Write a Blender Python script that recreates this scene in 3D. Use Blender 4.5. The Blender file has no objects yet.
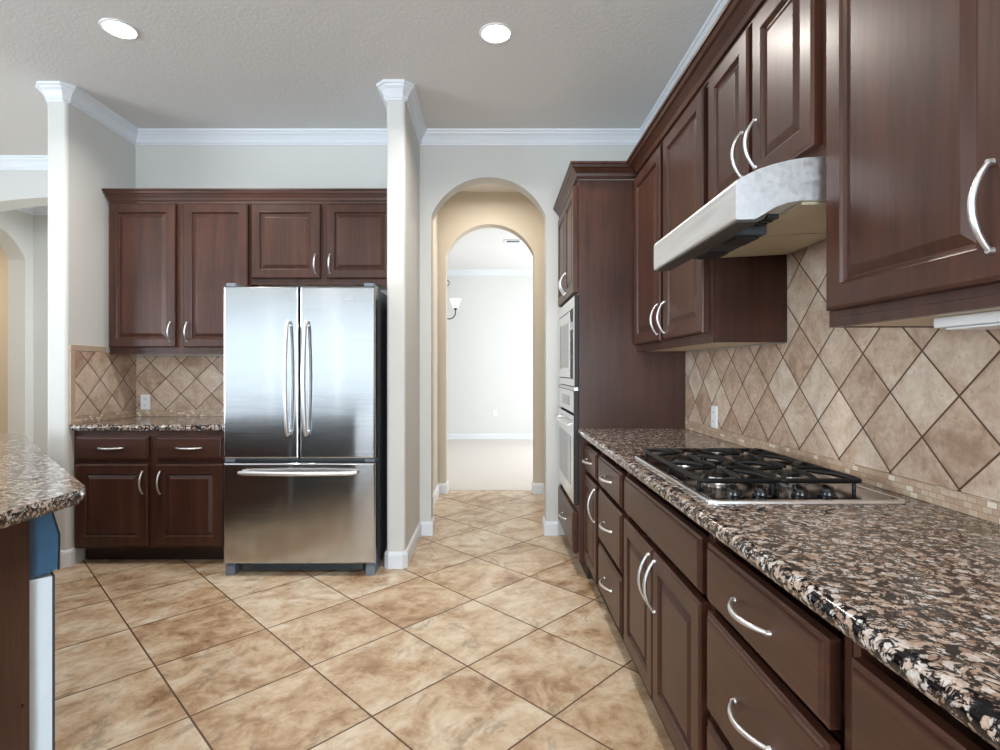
import bpy, bmesh, math, random
from mathutils import Vector, Matrix
PI = math.pi
random.seed(4)
SC = bpy.context.scene
COL = SC.collection

# ------------------------------------------------------------------ camera, world, light, exposure
H = 1.25
cam_d = bpy.data.cameras.new('camera')
cam_d.sensor_width = 36.0
cam_d.lens = 539 / 1000 * 36
cam_d.shift_x = 0.007
cam_d.shift_y = -0.005
cam_d.clip_start = 0.05
cam = bpy.data.objects.new('camera', cam_d)
cam.location = (0, 0, H)
cam.rotation_euler = (PI / 2, 0, 0)
COL.objects.link(cam)
SC.camera = cam

world = bpy.data.worlds.new('sky')
SC.world = world
world.use_nodes = True
_bg = world.node_tree.nodes['Background']
_sky = world.node_tree.nodes.new('ShaderNodeTexSky')
_sky.sky_type = 'HOSEK_WILKIE'
_sky.turbidity = 3
_sky.sun_direction = (0.3, 0.6, 0.75)
world.node_tree.links.new(_sky.outputs[0], _bg.inputs[0])
_bg.inputs[1].default_value = 0.6

SC.view_settings.view_transform = 'Standard'
SC.view_settings.look = 'None'
SC.view_settings.gamma = 1
SC.view_settings.exposure = 0.22
try:
    SC.view_settings.use_curve_mapping = False
except Exception:
    pass


def area(name, loc, rot, sx, sy, power, color=(1, 1, 1), spread=180, shape='RECTANGLE'):
    d = bpy.data.lights.new(name, 'AREA')
    d.shape = shape
    d.size = sx
    d.size_y = sy
    d.energy = power
    d.color = color
    d.spread = math.radians(spread)
    o = bpy.data.objects.new(name, d)
    o.location = loc
    o.rotation_euler = rot
    COL.objects.link(o)
    return o


DAY = (0.80, 0.91, 1.0)
WARM = (1.0, 0.80, 0.60)
# daylight standing in the window openings of the room behind the camera
area('daylight_rear_window', (-4.05, -5.02, 1.65), (PI / 2, 0, 0), 4.2, 1.8, 38, DAY)
area('daylight_rear_door', (0.0, -5.02, 1.25), (PI / 2, 0, 0), 2.2, 2.2, 245, DAY)
area('daylight_left_window', (-6.52, -0.2, 1.55), (PI / 2, 0, -PI / 2), 3.6, 1.9, 235, DAY)
area('daylight_dining_window', (2.52, 7.7, 1.5), (PI / 2, 0, PI / 2), 2.4, 1.9, 108, (0.95, 0.98, 1.0))


# ------------------------------------------------------------------ node helpers
def lin(c):
    def f(v):
        v /= 255.0
        return v / 12.92 if v <= 0.04045 else ((v + 0.055) / 1.055) ** 2.4
    return (f(c[0]), f(c[1]), f(c[2]), 1.0)


class NT:
    def __init__(self, name):
        self.m = bpy.data.materials.new(name)
        self.m.use_nodes = True
        self.t = self.m.node_tree
        self.b = self.t.nodes['Principled BSDF']

    def n(self, kind, **kw):
        nd = self.t.nodes.new(kind)
        for k, v in kw.items():
            setattr(nd, k, v)
        return nd

    def l(self, a, b):
        self.t.links.new(a, b)

    def put(self, sock, v):
        if isinstance(v, bpy.types.NodeSocket):
            self.l(v, sock)
        else:
            sock.default_value = v

    def math(self, op, a, b=0.0, c=None):
        nd = self.n('ShaderNodeMath', operation=op)
        self.put(nd.inputs[0], a)
        self.put(nd.inputs[1], b)
        if c is not None:
            self.put(nd.inputs[2], c)
        return nd.outputs[0]

    def coord(self):
        return self.n('ShaderNodeTexCoord').outputs['Object']

    def sep(self, v):
        s = self.n('ShaderNodeSeparateXYZ')
        self.l(v, s.inputs[0])
        return s.outputs

    def comb(self, x, y, z):
        s = self.n('ShaderNodeCombineXYZ')
        for i, v in enumerate((x, y, z)):
            self.put(s.inputs[i], v)
        return s.outputs[0]

    def scale(self, v, s):
        m = self.n('ShaderNodeMapping')
        self.l(v, m.inputs[0])
        m.inputs['Scale'].default_value = s
        return m.outputs[0]

    def vadd(self, a, b):
        m = self.n('ShaderNodeVectorMath', operation='ADD')
        self.put(m.inputs[0], a)
        self.put(m.inputs[1], b)
        return m.outputs[0]

    def noise(self, v, scale, detail=3, rough=0.5, dist=0.0, col=False):
        nd = self.n('ShaderNodeTexNoise')
        if v is not None:
            self.l(v, nd.inputs['Vector'])
        nd.inputs['Scale'].default_value = scale
        nd.inputs['Detail'].default_value = detail
        nd.inputs['Roughness'].default_value = rough
        nd.inputs['Distortion'].default_value = dist
        return nd.outputs['Color' if col else 'Fac']

    def ramp(self, f, stops, interp='LINEAR'):
        r = self.n('ShaderNodeValToRGB')
        cr = r.color_ramp
        cr.interpolation = interp
        while len(cr.elements) < len(stops):
            cr.elements.new(0.5)
        for e, (p, c) in zip(cr.elements, stops):
            e.position = p
            e.color = c if not isinstance(c, (int, float)) else (c, c, c, 1)
        self.l(f, r.inputs[0])
        return r.outputs[0]

    def mix(self, f, a, b, mode='MIX'):
        m = self.n('ShaderNodeMix', data_type='RGBA', blend_type=mode)
        self.put(m.inputs['Factor'], f)
        self.put(m.inputs['A'], a)
        self.put(m.inputs['B'], b)
        return m.outputs['Result']

    def bump(self, h, strength, dist):
        b = self.n('ShaderNodeBump')
        b.inputs['Strength'].default_value = strength
        b.inputs['Distance'].default_value = dist
        self.l(h, b.inputs['Height'])
        self.l(b.outputs[0], self.b.inputs['Normal'])

    def setp(self, **kw):
        names = dict(color='Base Color', rough='Roughness', metal='Metallic', spec='Specular IOR Level', coat='Coat Weight', coat_rough='Coat Roughness',
                     emit='Emission Color', emit_s='Emission Strength', aniso='Anisotropic', trans='Transmission Weight', ior='IOR')
        for k, v in kw.items():
            self.put(self.b.inputs[names[k]], v)
        return self


def plain(name, rgb, rough=0.5, metal=0.0, mottling=0.04, scale=30.0, **kw):
    t = NT(name)
    c = lin(rgb)
    f = t.noise(t.coord(), scale, 3)
    dark = tuple(x * (1 - mottling) for x in c[:3]) + (1,)
    lite = tuple(min(1, x * (1 + mottling)) for x in c[:3]) + (1,)
    t.setp(color=t.mix(f, dark, lite), rough=rough, metal=metal, **kw)
    return t.m


def paint(name, rgb, bump=0.15, scale=140.0, rough=0.85):
    t = NT(name)
    c = lin(rgb)
    co = t.coord()
    f = t.noise(co, 1.5, 2)
    dark = tuple(x * 0.97 for x in c[:3]) + (1,)
    t.setp(color=t.mix(f, dark, c), rough=rough, spec=0.25)
    t.bump(t.noise(co, scale, 3), bump, 0.003)
    return t.m


def wood(name, light, dark, axis='z', rough=0.36, coat=0.10):
    t = NT(name)
    co = t.coord()
    s = {'z': (22, 22, 1.6), 'x': (1.6, 22, 22), 'y': (22, 1.6, 22)}[axis]
    g = t.noise(t.scale(co, s), 1.0, 5, 0.62, 0.6)
    fine = t.noise(t.scale(co, tuple(v * 7 for v in s)), 1.0, 3, 0.6)
    cloud = t.noise(co, 3.0, 2)
    f = t.math('ADD', t.math('MULTIPLY', g, 0.55), t.math('MULTIPLY', fine, 0.2))
    f = t.math('ADD', f, t.math('MULTIPLY', cloud, 0.25))
    c = t.ramp(f, [(0.34, lin(dark)), (0.66, lin(light))])
    t.setp(color=c, rough=rough, spec=0.34, coat=coat, coat_rough=0.22)
    t.bump(fine, 0.06, 0.001)
    return t.m


def diamond(t, a, b, a0, b0, side, grout_w):
    """45 degree tile grid: grout mask, per-tile random colour, height"""
    k = 1 / (math.sqrt(2) * side)
    aa = t.math('SUBTRACT', a, a0)
    bb = t.math('SUBTRACT', b, b0)
    u = t.math('MULTIPLY', t.math('ADD', aa, bb), k)
    v = t.math('MULTIPLY', t.math('SUBTRACT', bb, aa), k)
    du = t.math('PINGPONG', u, 0.5)
    dv = t.math('PINGPONG', v, 0.5)
    d = t.math('MULTIPLY', t.math('MINIMUM', du, dv), side)
    mr = t.n('ShaderNodeMapRange')
    mr.inputs['From Min'].default_value = grout_w * 0.35
    mr.inputs['From Max'].default_value = grout_w * 0.65
    t.l(d, mr.inputs['Value'])
    tile = mr.outputs[0]
    wn = t.n('ShaderNodeTexWhiteNoise', noise_dimensions='2D')
    t.l(t.comb(t.math('FLOOR', u), t.math('FLOOR', v), 0.0), wn.inputs['Vector'])
    mr2 = t.n('ShaderNodeMapRange')
    mr2.inputs['From Max'].default_value = grout_w * 2.2
    t.l(d, mr2.inputs['Value'])
    return tile, wn.outputs['Value'], wn.outputs['Color'], mr2.outputs[0], u, v


def mat_floor():
    t = NT('stone_floor_tile')
    co = t.coord()
    x, y, z = t.sep(co)
    side = 0.4654
    tile, rv, rc, hgt, u, v = diamond(t, x, y, -0.108, 2.274, side, 0.007)
    off = t.scale(rc, (9, 9, 9))
    st = t.vadd(t.scale(t.comb(u, v, 0.0), (1.0, 1.3, 1)), off)
    big = t.noise(st, 1.7, 10, 0.68, 0.7)
    fine = t.noise(t.vadd(co, off), 14, 8, 0.72, 0.6)
    vein = t.noise(st, 1.9, 9, 0.7, 1.6)
    f = t.math('ADD', t.math('MULTIPLY', big, 0.66), t.math('MULTIPLY', fine, 0.34))
    f = t.math('ADD', f, t.math('MULTIPLY', t.math('SUBTRACT', rv, 0.5), 0.08))
    c = t.ramp(f, [(0.31, lin((116, 85, 60))), (0.41, lin((166, 134, 104))), (0.49, lin((194, 169, 140))), (0.60, lin((216, 202, 180)))])
    vm = t.ramp(vein, [(0.36, 0.66), (0.44, 1.0)])
    c = t.mix(1.0, c, vm, 'MULTIPLY')
    c2 = t.mix(tile, lin((92, 72, 56)), c)
    r = t.ramp(fine, [(0.3, 0.30), (0.7, 0.46)])
    rr = t.mix(tile, (0.9, 0.9, 0.9, 1), r)
    t.setp(color=c2, rough=rr, spec=0.45)
    hh = t.math('ADD', t.math('MULTIPLY', hgt, 1.0), t.math('MULTIPLY', fine, 0.25))
    t.bump(hh, 0.35, 0.004)
    return t.m


def mat_splash(name, axis, a0):
    t = NT(name)
    co = t.coord()
    x, y, z = t.sep(co)
    a = x if axis == 'x' else y
    tile, rv, rc, hgt, u, v = diamond(t, a, z, a0, 0.955, 0.1633, 0.0055)
    off = t.scale(rc, (7, 7, 7))
    p = t.vadd(co, off)
    big = t.noise(p, 9, 6, 0.6, 0.8)
    fine = t.noise(p, 60, 4, 0.6)
    f = t.math('ADD', t.math('MULTIPLY', big, 0.7), t.math('MULTIPLY', fine, 0.3))
    f = t.math('ADD', f, t.math('MULTIPLY', t.math('SUBTRACT', rv, 0.5), 0.2))
    c = t.ramp(f, [(0.30, lin((158, 128, 108))), (0.45, lin((186, 160, 139))), (0.58, lin((205, 184, 165))), (0.74, lin((220, 206, 190)))])
    pit = t.noise(p, 95, 2, 0.5)
    c = t.mix(t.ramp(pit, [(0.64, 0.0), (0.72, 0.45)]), c, lin((128, 102, 84)))
    c2 = t.mix(tile, lin((84, 60, 44)), c)
    t.setp(color=c2, rough=0.5, spec=0.4)
    t.bump(t.math('ADD', hgt, t.math('MULTIPLY', fine, 0.2)), 0.5, 0.003)
    return t.m


def mat_mosaic(name, axis):
    t = NT(name)
    co = t.coord()
    x, y, z = t.sep(co)
    a = x if axis == 'x' else y
    w, h = 0.026, 0.0155
    row = t.math('FLOOR', t.math('DIVIDE', t.math('SUBTRACT', z, 0.9005), h))
    zz = t.math('DIVIDE', t.math('SUBTRACT', z, 0.9005), h)
    aa = t.math('ADD', t.math('DIVIDE', a, w), t.math('MULTIPLY', row, 0.43))
    da = t.math('MULTIPLY', t.math('PINGPONG', aa, 0.5), w)
    dz = t.math('MULTIPLY', t.math('PINGPONG', zz, 0.5), h)
    d = t.math('MINIMUM', da, dz)
    mr = t.n('ShaderNodeMapRange')
    mr.inputs['From Min'].default_value = 0.0006
    mr.inputs['From Max'].default_value = 0.0014
    t.l(d, mr.inputs['Value'])
    wn = t.n('ShaderNodeTexWhiteNoise', noise_dimensions='2D')
    t.l(t.comb(t.math('FLOOR', aa), row, 0.0), wn.inputs['Vector'])
    c = t.ramp(wn.outputs['Value'], [(0.0, lin((188, 160, 136))), (0.25, lin((196, 172, 148))), (0.5, lin((182, 153, 130))), (0.68, lin((200, 178, 155))), (0.88, lin((228, 215, 198)))], 'CONSTANT')
    c = t.mix(mr.outputs[0], lin((168, 142, 120)), c)
    t.setp(color=c, rough=0.4)
    t.bump(mr.outputs[0], 0.4, 0.002)
    return t.m


def mat_granite(name):
    t = NT(name)
    co = t.coord()
    wob = t.noise(co, 40, 3, 0.6, 0.0, col=True)
    p = t.vadd(co, t.scale(wob, (0.03, 0.03, 0.03)))
    vc = t.n('ShaderNodeTexVoronoi', feature='F1')
    vc.inputs['Scale'].default_value = 70
    t.l(p, vc.inputs['Vector'])
    cell = t.sep(vc.outputs['Color'])
    n1 = t.noise(co, 85, 4, 0.65)
    n2 = t.noise(co, 260, 3, 0.6)
    n3 = t.noise(co, 22, 2, 0.5)
    e = t.math('ADD', vc.outputs['Distance'], t.math('MULTIPLY', t.math('SUBTRACT', n1, 0.5), 0.85))
    e = t.math('ADD', e, t.math('MULTIPLY', t.math('SUBTRACT', n3, 0.5), 0.45))
    rid = t.math('ABSOLUTE', t.math('SUBTRACT', t.noise(t.vadd(co, t.scale(wob, (.01, .01, .01))), 38, 4, 0.62, 0.6), 0.5))
    thread = t.ramp(rid, [(0.018, 0.0), (0.055, 1.0)])
    blob = t.math('MULTIPLY', t.ramp(e, [(0.54, 1.0), (0.70, 0.0)]), thread)
    body = t.math('ADD', t.math('MULTIPLY', cell[0], 0.6), t.math('MULTIPLY', n1, 0.4))
    c = t.ramp(body, [(0.15, lin((122, 96, 82))), (0.34, lin((170, 144, 126))), (0.56, lin((192, 174, 160))), (0.8, lin((212, 208, 206)))])
    c = t.mix(1.0, c, t.ramp(n2, [(0.35, 0.68), (0.6, 1.0)]), 'MULTIPLY')
    dk = t.mix(t.ramp(cell[1], [(0.45, 0.0), (0.75, 1.0)]), lin((12, 11, 13)), lin((30, 29, 32)))
    c = t.mix(blob, dk, c)
    t.setp(color=c, rough=0.11, spec=0.38)
    return t.m


def mat_steel(name, base=0.6, rough=0.2, wave=0.0, stretch=(2, 2, 220), tint=(1, 1, 1.02), aniso=0.0, arot=0.0):
    t = NT(name)
    co = t.coord()
    br = t.noise(t.scale(co, stretch), 1.0, 4, 0.6)
    c = t.ramp(br, [(0.3, (base * 0.9 * tint[0], base * 0.9 * tint[1], base * 0.9 * tint[2], 1)), (0.7, (base * tint[0], base * tint[1], base * tint[2], 1))])
    t.setp(color=c, rough=t.ramp(br, [(0.3, rough * 0.85), (0.7, rough * 1.15)]), metal=1.0)
    if aniso:
        t.setp(aniso=aniso)
        t.b.inputs['Anisotropic Rotation'].default_value = arot
    if wave:
        w = t.noise(t.scale(co, (1.5, 1.5, 4.5)), 1.0, 2, 0.4)
        t.bump(w, wave, 0.05)
    return t.m


def emit(name, rgb, s):
    t = NT(name)
    f = t.noise(t.coord(), 4, 1)
    c = lin(rgb)
    t.setp(color=(0.8, 0.8, 0.8, 1), emit=t.mix(f, c, c), emit_s=s, rough=0.5)
    return t.m


M = {}
M['wall'] = paint('greige_wall_paint', (213, 213, 210))
M['tan'] = paint('greige_warm_light_tint', (204, 195, 181))  # greige shifted to tan: warm lamplight put into the wall colour
M['dining'] = paint('pale_dining_paint', (222, 224, 222))
M['ceiling'] = paint('textured_ceiling_paint', (222, 221, 220), 0.5, 55)
M['white_ceiling'] = paint('white_ceiling_paint', (232, 232, 232), 0.3, 60)
M['trim'] = plain('white_trim_enamel', (226, 231, 238), 0.35, mottling=0.015)
M['floor'] = mat_floor()
M['carpet'] = plain('pale_carpet', (212, 206, 200), 0.95, mottling=0.12, scale=260)
M['wood'] = wood('cherry_stained_wood', (84, 51, 39), (49, 29, 22), 'z')
M['wood_x'] = wood('cherry_stained_wood_across', (84, 51, 39), (49, 29, 22), 'x')
M['wood_y'] = wood('cherry_stained_wood_along', (84, 51, 39), (49, 29, 22), 'y')
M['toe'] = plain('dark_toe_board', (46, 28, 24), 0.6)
M['maple'] = plain('pale_maple_underside', (214, 198, 170), 0.5, mottling=0.06)
M['granite'] = mat_granite('speckled_brown_granite')
M['splash_y'] = mat_splash('diagonal_travertine_side', 'y', 1.79)
M['splash_x'] = mat_splash('diagonal_travertine_back', 'x', -2.47)
M['mosaic_y'] = mat_mosaic('small_mosaic_side', 'y')
M['mosaic_x'] = mat_mosaic('small_mosaic_back', 'x')
M['stone_trim'] = plain('travertine_edge', (186, 164, 144), 0.5, mottling=0.15, scale=25)
M['steel'] = mat_steel('brushed_steel', 0.60, 0.24)
M['fridge'] = mat_steel('fridge_steel', 0.64, 0.13, wave=0.035, aniso=0.95, arot=0.25, tint=(.97, 1, 1.03))
M['hood'] = mat_steel('hood_steel', 0.86, 0.46, stretch=(60, 3, 60), tint=(.97, 1, 1.03))
M['cook'] = mat_steel('cooktop_steel', 0.24, 0.14, stretch=(2, 200, 2))
M['nickel'] = mat_steel('satin_nickel', 0.74, 0.42, stretch=(40, 40, 40))
M['bright'] = mat_steel('bright_steel_edge', 0.85, 0.22, stretch=(40, 40, 40))
M['grey'] = plain('charcoal_fridge_side', (74, 78, 84), 0.45)
M['darkgrey'] = plain('dark_grey_plastic', (52, 57, 64), 0.5)
M['footgrey'] = plain('grey_foot_plastic', (112, 122, 134), 0.45)
M['black'] = plain('black_gap', (14, 13, 14), 0.5)
M['iron'] = plain('black_cast_iron', (13, 13, 14), 0.42, mottling=0.2, scale=300, spec=0.3)
M['knob'] = plain('glossy_black_knob', (16, 16, 18), 0.16)
M['ovenglass'] = plain('oven_glass', (120, 122, 124), 0.08, metal=0.6)
M['plastic'] = plain('white_plastic', (236, 238, 240), 0.35, mottling=0.01)
M['almond'] = plain('cream_hood_filter', (196, 184, 158), 0.45, mottling=0.05)
M['lip_shade'] = plain('hood_lip_shade', (66, 64, 60), 0.4)  # shade and dark reflection under the steel visor, put into a colour
M['blue'] = plain('panel_blue', (48, 86, 118), 0.28, mottling=0.06, scale=12)  # faintly mottled blue for the dishwasher control panel
M['doorwhite'] = plain('white_dishwasher_side', (214, 226, 236), 0.35, mottling=0.02)
M['bronze'] = plain('dark_bronze', (60, 50, 44), 0.35, metal=0.7)
M['shade'] = emit('lit_frosted_glass', (255, 246, 228), 1.1)
M['lamp'] = emit('lit_lamp_lens', (255, 246, 232), 9)
t_ = NT('window_glass')
t_.setp(color=(1, 1, 1, 1), rough=0.02, trans=1.0, ior=1.05)
M['glass'] = t_.m


# ------------------------------------------------------------------ mesh helpers
def V(*a):
    return Vector(a)


def new_bm():
    return bmesh.new()


def box(bm, lo, hi, mi=0, bev=0.0, seg=2):
    vs = [bm.verts.new((x, y, z)) for x in (lo[0], hi[0]) for y in (lo[1], hi[1]) for z in (lo[2], hi[2])]
    fs = []
    for q in ((0, 1, 3, 2), (4, 6, 7, 5), (0, 4, 5, 1), (2, 3, 7, 6), (0, 2, 6, 4), (1, 5, 7, 3)):
        f = bm.faces.new([vs[i] for i in q])
        f.material_index = mi
        fs.append(f)
    if bev:
        es = list({e for f in fs for e in f.edges})
        bmesh.ops.bevel(bm, geom=es, offset=bev, segments=seg, affect='EDGES', profile=0.5, clamp_overlap=True)
    return bm


def prism(bm, pts, ax, a0, a1, mi=0):
    """pts: 2D outline in the two axes other than ax, pushed along ax from a0 to a1"""
    def mk(p, a):
        if ax == 0:
            return (a, p[0], p[1])
        if ax == 1:
            return (p[0], a, p[1])
        return (p[0], p[1], a)
    A = [bm.verts.new(mk(p, a0)) for p in pts]
    B = [bm.verts.new(mk(p, a1)) for p in pts]
    n = len(pts)
    fs = [bm.faces.new(A), bm.faces.new(B[::-1])]
    for i in range(n):
        fs.append(bm.faces.new((A[i], B[i], B[(i + 1) % n], A[(i + 1) % n])))
    for f in fs:
        f.material_index = mi
    return fs


def tube(bm, pts, rad, n=10, closed=False, flat=1.0):
    """round bar through pts; rad number or list"""
    pts = [Vector(p) for p in pts]
    N = len(pts)
    rs = rad if isinstance(rad, (list, tuple)) else [rad] * N
    up = None
    rings = []
    for i, p in enumerate(pts):
        if closed:
            tg = (pts[(i + 1) % N] - pts[i - 1]).normalized()
        else:
            tg = (pts[min(i + 1, N - 1)] - pts[max(i - 1, 0)]).normalized()
        if up is None:
            up = Vector((0, 0, 1)) if abs(tg.z) < 0.9 else Vector((1, 0, 0))
        s = tg.cross(up).normalized()
        up = s.cross(tg).normalized()
        rings.append([bm.verts.new(p + s * (math.cos(2 * PI * k / n) * rs[i]) + up * (math.sin(2 * PI * k / n) * rs[i] * flat)) for k in range(n)])
    for i in range(N if closed else N - 1):
        a, b = rings[i], rings[(i + 1) % N]
        for k in range(n):
            f = bm.faces.new((a[k], a[(k + 1) % n], b[(k + 1) % n], b[k]))
            f.smooth = True
    if not closed:
        bm.faces.new(rings[0][::-1])
        bm.faces.new(rings[-1])


def lathe(bm, prof, c, n=32, axis='z', mi=0, smooth=True, cap=True):
    """prof: (radius, height) list round the axis through c"""
    rings = []
    for r, h in prof:
        ring = []
        for k in range(n):
            a = 2 * PI * k / n
            if axis == 'z':
                p = (c[0] + r * math.cos(a), c[1] + r * math.sin(a), c[2] + h)
            elif axis == 'y':
                p = (c[0] + r * math.cos(a), c[1] + h, c[2] + r * math.sin(a))
            else:
                p = (c[0] + h, c[1] + r * math.cos(a), c[2] + r * math.sin(a))
            ring.append(bm.verts.new(p))
        rings.append(ring)
    for a, b in zip(rings, rings[1:]):
        for k in range(n):
            f = bm.faces.new((a[k], a[(k + 1) % n], b[(k + 1) % n], b[k]))
            f.smooth = smooth
            f.material_index = mi
    if cap:
        for r in (rings[0], rings[-1]):
            f = bm.faces.new(r)
            f.material_index = mi


def sweep(bm, path, prof, z0, closed=False, mi=0):
    """moulding along an XY path; prof = (distance to the right of the path, height from z0)"""
    P = [Vector((p[0], p[1])) for p in path]
    N = len(P)
    rings = []
    for i in range(N):
        dirs = []
        if closed or i > 0:
            dirs.append((P[i] - P[i - 1]).normalized())
        if closed or i < N - 1:
            dirs.append((P[(i + 1) % N] - P[i]).normalized())
        ns = [Vector((d.y, -d.x)) for d in dirs]
        if len(ns) == 2:
            m = ns[0] + ns[1]
            m = m / (1 + ns[0].dot(ns[1]))
        else:
            m = ns[0]
        rings.append([bm.verts.new((P[i].x + m.x * d, P[i].y + m.y * d, z0 + h)) for d, h in prof])
    k = len(prof)
    for i in range(N if closed else N - 1):
        a, b = rings[i], rings[(i + 1) % N]
        for j in range(k):
            f = bm.faces.new((a[j], a[(j + 1) % k], b[(j + 1) % k], b[j]))
            f.material_index = mi
    if not closed:
        bm.faces.new(rings[0])
        bm.faces.new(rings[-1][::-1])


def wpos(o):
    v = Vector(o.location)
    while o.parent:
        o = o.parent
        v += Vector(o.location)
    return v


def obj(name, bm, mats, parent=None, at=None):
    """ONE mesh object; the bmesh is in world space, its origin goes to `at` (default: its lowest centre)"""
    bmesh.ops.recalc_face_normals(bm, faces=bm.faces[:])
    if at is None:
        xs = [v.co for v in bm.verts]
        lo = [min(c[i] for c in xs) for i in range(3)]
        hi = [max(c[i] for c in xs) for i in range(3)]
        at = ((lo[0] + hi[0]) / 2, (lo[1] + hi[1]) / 2, lo[2])
    at = Vector(at)
    bmesh.ops.translate(bm, verts=bm.verts[:], vec=-at)
    me = bpy.data.meshes.new(name)
    bm.to_mesh(me)
    bm.free()
    if any(p.use_smooth for p in me.polygons):
        keep = [p.use_smooth for p in me.polygons]
        me.set_sharp_from_angle(angle=math.radians(38))
        me.polygons.foreach_set('use_smooth', keep)
    for m in (mats if isinstance(mats, (list, tuple)) else [mats]):
        me.materials.append(M[m] if isinstance(m, str) else m)
    o = bpy.data.objects.new(name, me)
    COL.objects.link(o)
    if parent is not None:
        o.parent = parent
        o.location = at - wpos(parent)
    else:
        o.location = at
    return o


def tag(o, label, cat, group=None):
    o['label'] = label
    o['category'] = cat
    if group:
        o['group'] = group
    return o


def thing(name, label, cat, loc, group=None):
    o = bpy.data.objects.new(name, None)
    o.empty_display_size = 0.1
    COL.objects.link(o)
    o.location = loc
    return tag(o, label, cat, group)


def struct(name, bm, m, at=(0, 0, 0)):
    o = obj(name, bm, m, None, at)
    o['kind'] = 'structure'
    return o


# ------------------------------------------------------------------ the setting
CZ = 3.05                     # ceiling
YB = 4.08                     # back wall of the kitchen
XW = 1.16                     # right wall
SX0, SX1, SY = -2.835, -2.705, 3.42    # wing wall left of the cabinets
PX0, PX1, PY = -0.672, -0.555, 3.40    # wing wall right of the fridge
YL = 4.58                     # wall with the wide arch at the left
XL, YR = -6.5, -5.0           # left and rear walls

bm = new_bm()
box(bm, (-8.2, YR - .2, -.1), (XW + .16, 5.59, 0))
struct('floor', bm, 'floor')
bm = new_bm()
box(bm, (-2.7, 5.592, -.1), (2.7, 9.85, 0.004))
struct('floor_carpet', bm, 'carpet')
bm = new_bm()
box(bm, (-8.2, YR - .2, CZ), (XW + .16, 5.58, CZ + .1))
struct('ceiling', bm, 'ceiling')
bm = new_bm()
box(bm, (-2.7, 5.582, CZ), (2.7, 9.85, CZ + .1))
struct('ceiling_dining', bm, 'white_ceiling')


def arch_pts(c, w, zs, za, n=28):
    r = (w * w + (za - zs) ** 2) / (2 * (za - zs))
    a = math.asin(min(1, w / r))
    zc = za - r
    return [(c + r * math.sin(-a + 2 * a * i / n), zc + r * math.cos(-a + 2 * a * i / n)) for i in range(n + 1)]


def arch_wall(u0, u1, c, w, zs, za):
    return [(u0, 0), (c - w, 0)] + arch_pts(c, w, zs, za) + [(c + w, 0), (u1, 0), (u1, CZ), (u0, CZ)]


AC, AW = -0.034, 0.435
bm = new_bm()
prism(bm, arch_wall(SX0 + .002, XW, AC, AW, 2.41, 2.71), 1, YB, YB + .14)
struct('wall_back', bm, 'wall')
bm = new_bm()
box(bm, (XW, YR, 0), (XW + .15, 5.45, CZ))
struct('wall_right', bm, 'wall')
bm = new_bm()
box(bm, (SX0, SY, 0), (SX1, YB + .03, CZ), bev=.018, seg=4)
box(bm, (SX0, YB - .02, 0), (SX0 + .1, YL, CZ))
struct('wall_alcove_left', bm, 'wall')
bm = new_bm()
box(bm, (PX0, PY, 0), (PX1, YB + .03, CZ), bev=.018, seg=4)
struct('wall_alcove_right', bm, 'wall')
bm = new_bm()
prism(bm, arch_wall(XL, -2.3, -3.68, 1.1, 2.546, 2.718), 1, YL, YL + .2)
struct('wall_hall_arch', bm, 'wall')
# hall beyond the wide arch: end wall, and a side wall with an arch of its own into a warm lit room
bm = new_bm()
box(bm, (-5.24, 5.92, 0), (-.66, 6.02, CZ))
struct('wall_hall_end', bm, 'wall')
bm = new_bm()
prism(bm, arch_wall(YL + .2, 5.92, 5.37, .45, 2.44, 2.73), 0, -5.24, -5.05)
struct('wall_hall_side', bm, 'wall')
bm = new_bm()
box(bm, (-8.1, YL + .201, 0), (-8.0, 6.6, CZ))
box(bm, (-8.0, 6.5, 0), (-5.25, 6.6, CZ))
box(bm, (-8.1, YL, 0), (XL - .001, YL + .2, CZ))
box(bm, (-8.1, 5.5, -.1), (-5.24, 6.6, -.001))
box(bm, (-8.1, 5.58, CZ), (-.6, 6.6, CZ + .1))
box(bm, (-5.24, 5.58, -.1), (-.6, 6.1, -.001))
struct('wall_den', bm, 'tan')
# passage between the two arches
bm = new_bm()
box(bm, (-.656, YB + .141, 0), (-.556, 5.449, CZ))
struct('wall_passage_left', bm, 'tan')
bm = new_bm()
box(bm, (.516, YB + .141, 0), (.616, 5.449, CZ))
struct('wall_passage_right', bm, 'tan')
bm = new_bm()
prism(bm, arch_wall(-2.6, 2.6, -.03, .445, 2.42, 2.726), 1, 5.45, 5.595)
struct('wall_passage_end', bm, 'tan')
# dining room
bm = new_bm()
box(bm, (-2.6, 9.7, 0), (2.6, 9.8, CZ))
struct('wall_dining_far', bm, 'dining')
bm = new_bm()
box(bm, (-2.7, 5.596, 0), (-2.6, 9.8, CZ))
struct('wall_dining_left', bm, 'dining')
bm = new_bm()
box(bm, (2.6, 5.596, 0), (2.7, 6.4, CZ))
box(bm, (2.6, 9.0, 0), (2.7, 9.8, CZ))
box(bm, (2.6, 6.4, 0), (2.7, 9.0, .5))
box(bm, (2.6, 6.4, 2.5), (2.7, 9.0, CZ))
struct('wall_dining_right', bm, 'dining')


# rear and left walls of the room behind the camera, with their window openings
def holed(bm, ax, a0, a1, u0, u1, holes):
    def b(ua, ub, za, zb):
        if ax == 1:
            box(bm, (ua, a0, za), (ub, a1, zb))
        else:
            box(bm, (a0, ua, za), (a1, ub, zb))
    u = u0
    for (h0, h1, z0, z1) in holes:
        b(u, h0, 0, CZ)
        if z0 > 0:
            b(h0, h1, 0, z0)
        b(h0, h1, z1, CZ)
        u = h1
    b(u, u1, 0, CZ)


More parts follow.
